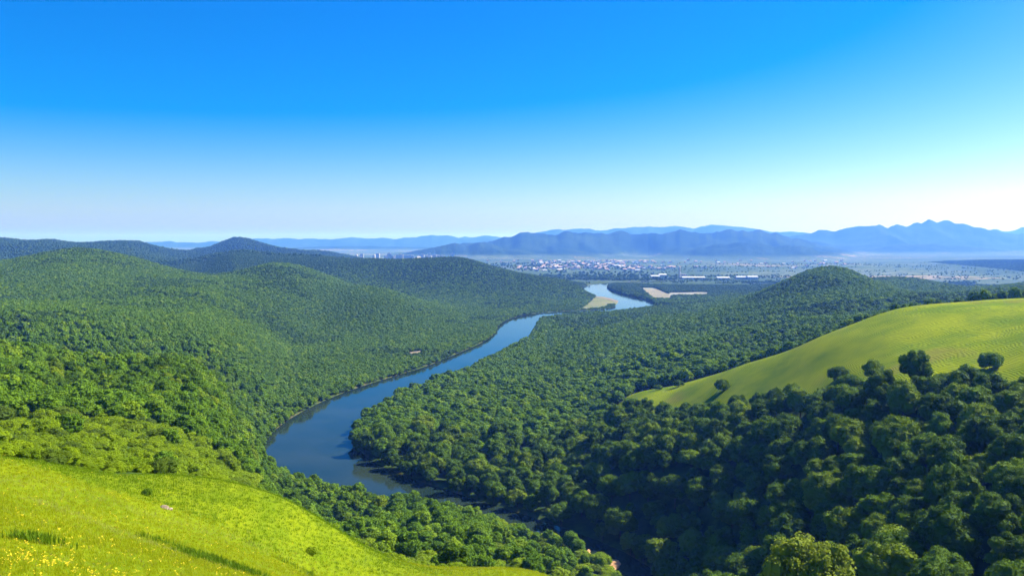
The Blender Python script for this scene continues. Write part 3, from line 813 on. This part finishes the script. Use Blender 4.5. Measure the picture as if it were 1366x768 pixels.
def drape(name, poly, mat, lift=0.15, rough=1.0, seed=1):
    a = np.array([p[:2] for p in poly]); a = np.concatenate([a, a[:1]])
    a = smooth_line(smooth_line(a))[:-1]
    c = a.mean(0); V, Q, T = [], [], []; n = len(a)
    L = np.linalg.norm(a - c, axis=1).mean()
    a = a + (a - c) * (0.14 * rough * fbm(a[:, 0] / L * 3, a[:, 1] / L * 3, seed, 3))[:, None]
    rings = np.linspace(0.12, 1.06, 9)
    for t in rings:
        p = c + (a - c) * t
        z = np.maximum(height(p[:, 0], p[:, 1]), 0.02) + (lift if t < 1 else -0.5)
        V.append(np.concatenate([p, z[:, None]], 1))
    for k in range(len(rings) - 1):
        for i in range(n):
            Q.append([k * n + i, k * n + (i + 1) % n, (k + 1) * n + (i + 1) % n, (k + 1) * n + i])
    V = np.concatenate(V); cz = float(height(c[:1], c[1:])[0]); V = np.concatenate([V, [[c[0], c[1], max(cz, 0) + lift]]])
    T = [[n * len(rings), (i + 1) % n, i] for i in range(n)]
    sgn = np.cross(a[1] - a[0], c - a[0])
    Q = np.array(Q); T = np.array(T)
    if sgn > 0: Q = Q[:, ::-1]; T = T[:, ::-1]
    return tag(link(name, make_mesh(name, V, Q[:, ::-1] if False else Q, [mat], smooth=True, tris=T)), kind='structure')

M_ISLE = plain_mat('island_grass', (0.09, 0.13, 0.03), (0.19, 0.18, 0.08), 0.02, 0.95)
M_FIELD = plain_mat('ploughed_field', (0.15, 0.16, 0.09), (0.24, 0.20, 0.14), 0.02, 0.95)
M_PALE = plain_mat('pale_bare_field', (0.17, 0.18, 0.13), (0.26, 0.26, 0.20), 0.03, 0.95)
drape('river_island', SAND_ISLE, M_ISLE, 0.5)
drape('sandbar', [XY(792,398.5,1755), XY(815,399.5,1700), XY(826,404,1600), XY(822,406,1580), XY(806,401.5,1670), XY(793,400,1720)], M_SAND, 0.9)
drape('ploughed_field', FIELD, M_FIELD, 0.5)
drape('bare_field', FIELD2, M_PALE, 0.5)
drape('bare_field', [XY(857,388.5,2030), XY(873,388.3,2040), XY(873,389.7,1960), XY(857,389.6,1970)], M_PALE, 0.8)
drape('sandbar', SANDBAR, M_SAND, 0.4)
def sb(u, v): return hit(u, v)[:2]
drape('earth_bank', [sb(764,742), sb(774,737), sb(788,738), sb(789,745), sb(776,749), sb(766,748)], M_ORANGE, 0.35, 1.4)
drape('earth_bank', [sb(800,753), sb(812,754), sb(826,757), sb(830,762), sb(815,764), sb(802,759)], M_ORANGE, 0.35, 1.4, 4)

def boulder_mesh(seed, sx, sy, sz):
    gq = np.random.default_rng(seed); v, q = cube_sphere(4)
    d = 1 + 0.28 * fbm(v[:, 0] * 1.4 + seed, v[:, 1] * 1.4 + v[:, 2] * 2.1, seed, 3) + 0.10 * gq.normal(size=len(v)) * 0.4
    v = v * d[:, None] * np.array([sx, sy, sz])
    # weld the cube edges by position
    key = np.round(cube_sphere(4)[0], 4); _, first, inv = np.unique(key, axis=0, return_index=True, return_inverse=True)
    return make_mesh('boulder', v[first], inv.ravel()[q], [M_ROCK], smooth=False)
for n, (u, v, sz, lb, gr) in enumerate([
        (219, 678, 0.36, 'pale rock lying in the bright meadow below the small round bush', None),
        (227, 679.5, 0.24, 'smaller pale rock beside the larger one in the bright meadow', None),
        (724, 713, 0.9, 'whitish boulder at the water edge of the narrow stream', 'boulders along the stream'),
        (719, 712, 0.6, 'whitish boulder at the water edge of the narrow stream', 'boulders along the stream'),
        (729, 716, 0.5, 'whitish boulder at the water edge of the narrow stream', 'boulders along the stream'),
        (832, 762, 0.8, 'grey boulder at the far end of the orange earth bank', None)]):
    o = tag(link('boulder', boulder_mesh(60 + n, sz, sz * 0.8, sz * 0.6)), lb, 'rock', gr)
    o.location = hit(u, v, sz * 0.05); o.rotation_euler = (0, 0, n * 1.3)

def place(parts, name, u, v, sc, label, cat, mat=None, at=None):
    t = empty(name); 
    for pn, me in parts:
        if mat is not None and pn in ('crown', 'foliage'):
            me = me.copy(); me.materials[0] = mat
        link(pn, me, t)
    p = hit(u, v) if at is None else np.array([at[0], at[1], float(height(np.array([at[0]]), np.array([at[1]]))[0])])
    t.location = p - np.array([0, 0, 0.05]); t.scale = sc; t.rotation_euler = (0, 0, u)
    return tag(t, label, cat)
sh_parts = lambda k: [('stems', hi_shrub[k][1]), ('foliage', hi_shrub[k][0])]
tr_parts = lambda k: [('trunk', hi_tree[k][1]), ('crown', hi_tree[k][0])]
place(sh_parts(1), 'bush', 196, 661, (0.15, 0.15, 0.19), 'small dark green bush standing alone on the bright meadow', 'bush', M_TREE)
place(sh_parts(2), 'bush', 73, 568, (0.62, 0.62, 0.62), 'round dark bush standing out from the pale green slope above the meadow', 'bush', M_TREE)
place(sh_parts(0), 'bush', 416, 739, (0.22, 0.22, 0.2), 'tiny green bush on the lower meadow below the rounded mound', 'bush', M_SHRUB)
place(sh_parts(3), 'bush', 800, 757, (1.5, 1.5, 1.5), 'round green bush between the two orange earth banks by the stream', 'bush', M_FOREST)
place(sh_parts(0), 'bush', 905, 516, (1.2, 1.2, 1.2), 'dark round bush at the left tip of the terraced grass hill', 'bush', M_TREE)
place(sh_parts(2), 'bush', 878, 520, (0.9, 0.9, 0.8), 'smaller dark bush left of the round bush at the tip of the grass hill', 'bush', M_TREE)
place(tr_parts(3), 'tree', 1090, 760, (1.0, 1.0, 1.25), 'bright yellow green tree with feathery top at the bottom edge', 'tree', M_BRIGHT, at=(40, 105))
for q, (u, v) in enumerate([(963, 522), (1118, 508), (1165, 504), (1320, 493)]):
    place(sh_parts(q), 'bush', u, v, (1.5, 1.5, 1.8), ['dark bush on the grass hill, leftmost of four along its lower edge', 'dark bush on the grass hill, second from left of four along its lower edge',
          'dark bush on the grass hill, third from left of four along its lower edge', 'dark bush on the grass hill, rightmost of four along its lower edge'][q], 'bush', M_TREE)

# ------------------------------------------------------------- town far away
M_WALL = plain_mat('white_render', (0.36, 0.35, 0.34), (0.52, 0.50, 0.49), 0.2, 0.85)
M_ROOFR = plain_mat('clay_roof', (0.34, 0.24, 0.20), (0.45, 0.34, 0.29), 0.3, 0.9)
M_ROOFG = plain_mat('pale_metal_roof', (0.40, 0.42, 0.44), (0.55, 0.56, 0.57), 0.1, 0.6)
M_GLASS = plain_mat('dark_window', (0.04, 0.05, 0.06), (0.07, 0.08, 0.09), 0.5, 0.25, 0, 0.5)
def house_mesh(a, b_, h, rh, roof):
    V = np.array([[-a, -b_, -1], [a, -b_, -1], [a, b_, -1], [-a, b_, -1], [-a, -b_, h], [a, -b_, h], [a, b_, h], [-a, b_, h], [-a, 0, h + rh], [a, 0, h + rh],
                  [-a - .5, -b_ - .5, h - .2], [a + .5, -b_ - .5, h - .2], [a + .5, b_ + .5, h - .2], [-a - .5, b_ + .5, h - .2], [-a - .5, 0, h + rh + .25], [a + .5, 0, h + rh + .25]], float)
    Q = [[0, 1, 5, 4], [1, 2, 6, 5], [2, 3, 7, 6], [3, 0, 4, 7], [10, 11, 15, 14], [12, 13, 14, 15]]; mi = [0, 0, 0, 0, 1, 1]
    # windows and a door set 3 cm proud of the walls
    for sy in (-1, 1):
        for x0 in np.linspace(-a * 0.7, a * 0.7, 4):
            k = len(V); y = sy * (b_ + 0.03)
            V = np.concatenate([V, [[x0 - .6, y, h * .35], [x0 + .6, y, h * .35], [x0 + .6, y, h * .7], [x0 - .6, y, h * .7]]]); Q.append([k, k + 1, k + 2, k + 3]); mi.append(2)
    T = [[4, 8, 7], [5, 6, 9]]
    return make_mesh('house', V, np.array(Q), [M_WALL, roof, M_GLASS], None, mi + [0, 0], tris=T)
hm = [house_mesh(8, 5.5, 5.5, 3.2, M_ROOFR), house_mesh(7, 5, 6.5, 2.8, M_ROOFR), house_mesh(10, 6, 5.0, 2.5, M_ROOFG), house_mesh(6, 5, 7.5, 2.6, M_ROOFR)]
gh = np.random.default_rng(77); n_h = 0; taken = []
while n_h < 250:
    u = gh.choice([gh.normal(780, 48), gh.uniform(700, 900), gh.uniform(880, 1130)], p=[0.62, 0.23, 0.15]); D = gh.uniform(3200, 5000) if u < 880 else gh.uniform(3400, 5000)
    p = P(u, 322, D)
    D = D + 0; x, y = p[0], p[1]
    if fbm(np.array([x / 330.]), np.array([y / 330.]), 91, 2)[0] < -0.12: continue
    if any((x - a) ** 2 + (y - b_) ** 2 < 22 ** 2 for a, b_ in taken): continue
    taken.append((x, y))
    o = link('house', hm[int(gh.integers(0, 4))]); o.location = (x, y, float(height(np.array([x]), np.array([y]))[0])); o.rotation_euler = (0, 0, float(gh.choice([0.3, 1.87]) + gh.normal(0, 0.12)))
    sq = float(gh.uniform(0.75, 1.2)); o.scale = (sq, sq, sq)
    if u < 880: tag(o, 'small pale house in the far town on the plain beyond the river', 'house', 'houses of the far town')
    else: tag(o, 'small pale house scattered on the plain beneath the blue foothill', 'house', 'houses beneath the foothill')
    n_h += 1

def block_mesh(name, a, b_, h, floors, cols, roof):
    V, Q, mi = [], [], []
    def quad(p, m): 
        k = len(V); V.extend(p); Q.append([k, k + 1, k + 2, k + 3]); mi.append(m)
    c = [(-a, -b_), (a, -b_), (a, b_), (-a, b_)]
    for i in range(4):
        (x0, y0), (x1, y1) = c[i], c[(i + 1) % 4]
        quad([(x0, y0, -1), (x1, y1, -1), (x1, y1, h), (x0, y0, h)], 0)
        dx, dy = x1 - x0, y1 - y0; L = math.hypot(dx, dy); nx, ny = dy / L * 0.05, -dx / L * 0.05
        for f in range(floors):
            z0 = h * (f + 0.32) / floors; z1 = h * (f + 0.8) / floors
            for k in range(cols):
                t0 = (k + 0.28) / cols; t1 = (k + 0.72) / cols
                quad([(x0 + dx * t0 + nx, y0 + dy * t0 + ny, z0), (x0 + dx * t1 + nx, y0 + dy * t1 + ny, z0), (x0 + dx * t1 + nx, y0 + dy * t1 + ny, z1), (x0 + dx * t0 + nx, y0 + dy * t0 + ny, z1)], 2)
    quad([(-a - .3, -b_ - .3, h), (a + .3, -b_ - .3, h), (a + .3, b_ + .3, h), (-a - .3, b_ + .3, h)], 1)
    for x0, w0, hh in ((-a * .3, a * .25, 3.0), (a * .45, a * .15, 2.2)):
        for p in ([(x0 - w0, -2, h), (x0 + w0, -2, h), (x0 + w0, -2, h + hh), (x0 - w0, -2, h + hh)], [(x0 - w0, 2, h), (x0 - w0, 2, h + hh), (x0 + w0, 2, h + hh), (x0 + w0, 2, h)],
                  [(x0 - w0, -2, h), (x0 - w0, -2, h + hh), (x0 - w0, 2, h + hh), (x0 - w0, 2, h)], [(x0 + w0, -2, h), (x0 + w0, 2, h), (x0 + w0, 2, h + hh), (x0 + w0, -2, h + hh)],
                  [(x0 - w0, -2, h + hh), (x0 + w0, -2, h + hh), (x0 + w0, 2, h + hh), (x0 - w0, 2, h + hh)]): quad(p, 0)
    return make_mesh(name, V, Q, [M_WALL, roof, M_GLASS], None, mi)
bm_ = [block_mesh('apartment_block', 28, 8, 26, 8, 10, M_ROOFG), block_mesh('apartment_block', 12, 11, 38, 12, 4, M_ROOFG), block_mesh('apartment_block', 40, 9, 17, 5, 14, M_ROOFG)]
n_b = 0
while n_b < 34:
    u = float(gh.choice([gh.normal(572, 14), gh.uniform(472, 530), gh.uniform(500, 600)], p=[0.5, 0.3, 0.2])); D = gh.uniform(4900, 5600)
    p = P(u, 322, D); x, y = p[0], p[1]
    if any((x - a) ** 2 + (y - b_) ** 2 < 50 ** 2 for a, b_ in taken): continue
    taken.append((x, y))
    o = link('apartment_block', bm_[int(gh.choice([0, 1, 2], p=[.45, .3, .25]))]); o.location = (x, y, float(height(np.array([x]), np.array([y]))[0])); o.rotation_euler = (0, 0, float(gh.choice([0.1, 1.6]) + gh.normal(0, 0.15)))
    tag(o, 'white apartment block in the distant hazy town beyond the left ridge', 'building', 'apartment blocks of the hazy town'); n_b += 1

def on_ground(o, x, y, rz_=0.0):
    o.location = (x, y, float(height(np.array([x]), np.array([y]))[0])); o.rotation_euler = (0, 0, rz_)
for u, D, L, hh, lb in ((874, 2560, 14, 9, 'small white shed at the left end of the works on the plain'), (884, 2620, 12, 11, 'white hall left of the tall white tower on the plain'),
                        (925, 2520, 36, 6, 'very long low white warehouse right of the tower on the plain'), (965, 2520, 20, 5, 'low white warehouse between the longest one and the rightmost pair'),
                        (990, 2510, 18, 8, 'white warehouse left of the rightmost one on the plain'), (1004, 2500, 16, 9, 'white warehouse at the right end of the row on the plain')):
    p = P(u, 322, D); o = link('warehouse', house_mesh(L, 11, hh, 3, M_ROOFG)); on_ground(o, p[0], p[1], 0.02); tag(o, lb, 'warehouse')
t = empty('tower'); p = P(907, 322, 2560); on_ground(t, p[0], p[1]); tag(t, 'tall slim white tower rising from the white works on the plain', 'tower')
v, q = tube([(0, 0, -1), (0, 0, 14), (0, 0, 30), (0, 0, 34)], [3.2, 2.8, 2.4, 2.4], 14); link('shaft', make_mesh('shaft', v, q, [M_WALL], smooth=True), t)
v, q = tube([(0, 0, 33.9), (0, 0, 35), (0, 0, 37.5), (0, 0, 39)], [3.4, 3.6, 3.2, 0.2], 14); link('cap', make_mesh('cap', v, q, [M_ROOFG], smooth=True), t)
o = link('warehouse', block_mesh('works_building', 12, 9, 13, 3, 4, M_ROOFG)); p = P(911, 322, 2590); on_ground(o, p[0], p[1], 0.1); tag(o, 'tall white works building standing at the foot of the white tower', 'building')

# -------------------------------------------------------- meadow plant cover
def blades(seed, n, hmin, hmax, width, spread, mat, name):
    gq = np.random.default_rng(seed); V, Q = [], []
    for i in range(n):
        a = gq.uniform(0, 2 * math.pi); r_ = spread * math.sqrt(gq.uniform()); h = gq.uniform(hmin, hmax); le = gq.uniform(0.1, 0.5) * h; d = gq.uniform(0, 2 * math.pi)
        bx, by = r_ * math.cos(a), r_ * math.sin(a); px, py = -math.sin(d) * width / 2, math.cos(d) * width / 2; k = len(V)
        for t, w_ in ((0, 1.0), (0.55, 0.8), (1.0, 0.1)):
            cx, cy, cz = bx + math.cos(d) * le * t * t, by + math.sin(d) * le * t * t, h * t * (1 - 0.15 * t) - 0.03 * (t == 0)
            V += [(cx - px * w_, cy - py * w_, cz), (cx + px * w_, cy + py * w_, cz)]
        Q += [[k, k + 1, k + 3, k + 2], [k + 2, k + 3, k + 5, k + 4]]
    return make_mesh(name, V, Q, [mat], gq.uniform(0, 1, len(Q)))
gm = np.random.default_rng(12)
def meadow_pts(n, y0, y1, seed):
    gq = np.random.default_rng(seed)
    y = y0 + (y1 - y0) * gq.uniform(size=n); x = gq.uniform(-1, 1, n) * (y * 0.70 + 4)
    k = mask_meadow(x, y); x, y = x[k], y[k]
    return x, y
gx, gy, gi, gs = [], [], [], []
for n, y0, y1, sc_ in ((26000, 15, 32, 0.5), (42000, 32, 60, 0.62), (80000, 60, 125, 0.85)):
    x, y = meadow_pts(n, y0, y1, n + int(y0))
    gx.append(x); gy.append(y); gi.append(gm.integers(0, 3, len(x))); gs.append(sc_ * gm.uniform(0.6, 1.25, len(x)))
for u, v, n, r_, s_ in ((268, 744, 70, 0.6, 1.0), (296, 752, 80, 0.8, 0.8), (46, 722, 40, 0.35, 1.0), (322, 762, 80, 1.0, 1.0), (217, 724, 25, 0.5, 0.8), (400, 760, 40, 1.2, 0.9)):
    c = hit(u, v); x = c[0] + gm.normal(0, r_, n); y = c[1] + gm.normal(0, r_ * 0.8, n)
    gx.append(x); gy.append(y); gi.append(np.full(n, 3)); gs.append(s_ * gm.uniform(0.6, 1.2, n))
gx, gy, gi, gs = map(np.concatenate, (gx, gy, gi, gs))
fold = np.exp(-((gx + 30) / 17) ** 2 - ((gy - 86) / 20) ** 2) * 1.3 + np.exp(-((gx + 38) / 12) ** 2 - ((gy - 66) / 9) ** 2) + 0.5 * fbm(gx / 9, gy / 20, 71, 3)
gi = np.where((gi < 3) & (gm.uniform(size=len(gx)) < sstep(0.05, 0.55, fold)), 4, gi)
tr1 = poly_dist([hit(u, v) for u, v in ((50, 668), (105, 688), (160, 711), (230, 734), (300, 756), (345, 767))], gx, gy)
tr2 = poly_dist([hit(u, v) for u, v in ((10, 640), (120, 662), (250, 702), (400, 738), (560, 757))], gx, gy)
u2 = gm.uniform(size=len(gx))
gi = np.where((gi < 3) & (u2 < 0.75 * np.exp(-(tr1 / 0.9) ** 2) + 0.4 * np.exp(-(tr2 / 1.8) ** 2) + 0.04), 5, gi)
gz = height(gx, gy)
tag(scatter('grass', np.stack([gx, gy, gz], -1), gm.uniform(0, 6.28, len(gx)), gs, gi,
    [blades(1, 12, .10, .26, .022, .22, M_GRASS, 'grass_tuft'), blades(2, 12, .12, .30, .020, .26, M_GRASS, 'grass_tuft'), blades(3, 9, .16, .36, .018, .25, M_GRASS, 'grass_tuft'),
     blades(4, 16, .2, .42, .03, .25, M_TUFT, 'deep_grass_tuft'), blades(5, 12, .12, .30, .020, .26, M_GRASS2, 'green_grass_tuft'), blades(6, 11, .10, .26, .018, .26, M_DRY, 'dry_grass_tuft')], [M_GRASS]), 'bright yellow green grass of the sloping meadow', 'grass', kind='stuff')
def flower(seed):
    gq = np.random.default_rng(seed); V, Q = [], []
    for f in range(3):
        cx, cy, cz = gq.uniform(-.12, .12), gq.uniform(-.12, .12), gq.uniform(.22, .40); tl_ = gq.uniform(-.4, .4, 2)
        for k in range(5):
            a = 2 * math.pi * k / 5; b0 = len(V)
            for rr_, aa in ((0.004, a), (0.028, a - .5), (0.045, a), (0.028, a + .5)):
                X_, Y_ = rr_ * math.cos(aa), rr_ * math.sin(aa); V.append((cx + X_, cy + Y_, cz + 0.3 * rr_ + X_ * tl_[0] + Y_ * tl_[1]))
            Q.append([b0, b0 + 1, b0 + 2, b0 + 3])
    return make_mesh('flower', V, Q, [M_FLOWER])
fx, fy = meadow_pts(24000, 15, 75, 99)
fu, fv, _ = project(np.stack([fx, fy, height(fx, fy)], -1))
pr = 0.03 + 0.12 * sstep(0.0, 0.3, fbm(fx / 4, fy / 4, 51, 3)) + 0.22 * np.exp(-(((fx - hit(60, 748)[0]) / 2.2) ** 2 + ((fy - hit(60, 748)[1]) / 2.8) ** 2)) + 0.12 * np.exp(-(((fu - 150) / 70) ** 2 + ((fv - 700) / 30) ** 2))
k = gm.uniform(size=len(fx)) < pr
fx, fy = fx[k], fy[k]
c = hit(45, 752); fx = np.append(fx, c[0] + gm.normal(0, 1.6, 130)); fy = np.append(fy, c[1] + gm.normal(0, 1.6, 130))
tag(scatter('wildflowers', np.stack([fx, fy, height(fx, fy)], -1), gm.uniform(0, 6.28, len(fx)), gm.uniform(0.42, 0.8, len(fx)), gm.integers(0, 2, len(fx)), [flower(1), flower(2)], [M_FLOWER]),
    'yellow wildflowers scattered through the meadow grass', 'flowers', kind='stuff')

# ===HAZE
def haze():
    x0, x1, y0, y1, z0, z1 = -36000, 36000, -36000, 36000, -8, 410
    v = np.array([[x, y, z] for z in (z0, z1) for y in (y0, y1) for x in (x0, x1)], float)
    q = [[0, 2, 3, 1], [4, 5, 7, 6], [0, 1, 5, 4], [2, 6, 7, 3], [0, 4, 6, 2], [1, 3, 7, 5]]
    m, nt, out = new_mat('haze_air')
    p = nt.nodes.new('ShaderNodeVolumePrincipled')
    p.inputs['Color'].default_value = (0.09, 0.27, 1.0, 1)
    p.inputs['Absorption Color'].default_value = (1, 1, 1, 1)
    p.inputs['Density'].default_value = 1.22e-4
    p.inputs['Anisotropy'].default_value = 0.25
    nt.links.new(p.outputs[0], out.inputs['Volume'])
    tag(link('haze', make_mesh('haze', v, q, [m])), 'thin blue haze in the air over the valley', 'haze', kind='stuff')
haze()

# ------------------------------------------------------- sky, sun and camera
w = bpy.data.worlds.new('World'); S.world = w; w.use_nodes = True
nt = w.node_tree; nt.nodes.clear(); b = N(nt)
sky = nt.nodes.new('ShaderNodeTexSky'); sky.sky_type = 'NISHITA'; sky.sun_disc = False
sky.sun_elevation = SUN_EL; sky.sun_rotation = SUN_AZ
sky.altitude = 200; sky.air_density = 1.0; sky.dust_density = 1.6; sky.ozone_density = 6.0
hsv = nt.nodes.new('ShaderNodeHueSaturation'); hsv.inputs['Saturation'].default_value = 1.66; hsv.inputs['Hue'].default_value = 0.514
bg = nt.nodes.new('ShaderNodeBackground'); bg.inputs['Strength'].default_value = 0.090
wo = nt.nodes.new('ShaderNodeOutputWorld')
b.l(sky.outputs[0], hsv.inputs['Color']); b.l(hsv.outputs[0], bg.inputs[0]); b.l(bg.outputs[0], wo.inputs[0])

sl = bpy.data.lights.new('sun', 'SUN'); sl.energy = 5.0; sl.angle = R(0.53); sl.color = (1.0, 0.93, 0.80)
so = bpy.data.objects.new('sun', sl); COL.objects.link(so)
dv = Vector((math.sin(SUN_AZ) * math.cos(SUN_EL), math.cos(SUN_AZ) * math.cos(SUN_EL), math.sin(SUN_EL)))
so.rotation_euler = dv.to_track_quat('Z', 'Y').to_euler(); so.location = (0, 0, 900)

cam = bpy.data.cameras.new('camera'); co = bpy.data.objects.new('camera', cam); COL.objects.link(co)
cam.sensor_width = 36; cam.lens = FPX / 1366 * 36; cam.clip_start = 0.5; cam.clip_end = 200000
co.location = CAM; co.rotation_euler = (math.pi / 2 - PITCH, 0, 0)
S.camera = co
S.view_settings.view_transform = 'Standard'; S.view_settings.look = 'None'; S.view_settings.gamma = 1; S.view_settings.exposure = 1.2
S.cycles.use_denoising = True
S.cycles.max_bounces = 5; S.cycles.diffuse_bounces = 2; S.cycles.glossy_bounces = 2; S.cycles.transmission_bounces = 2; S.cycles.volume_bounces = 1
S.cycles.sample_clamp_indirect = 6
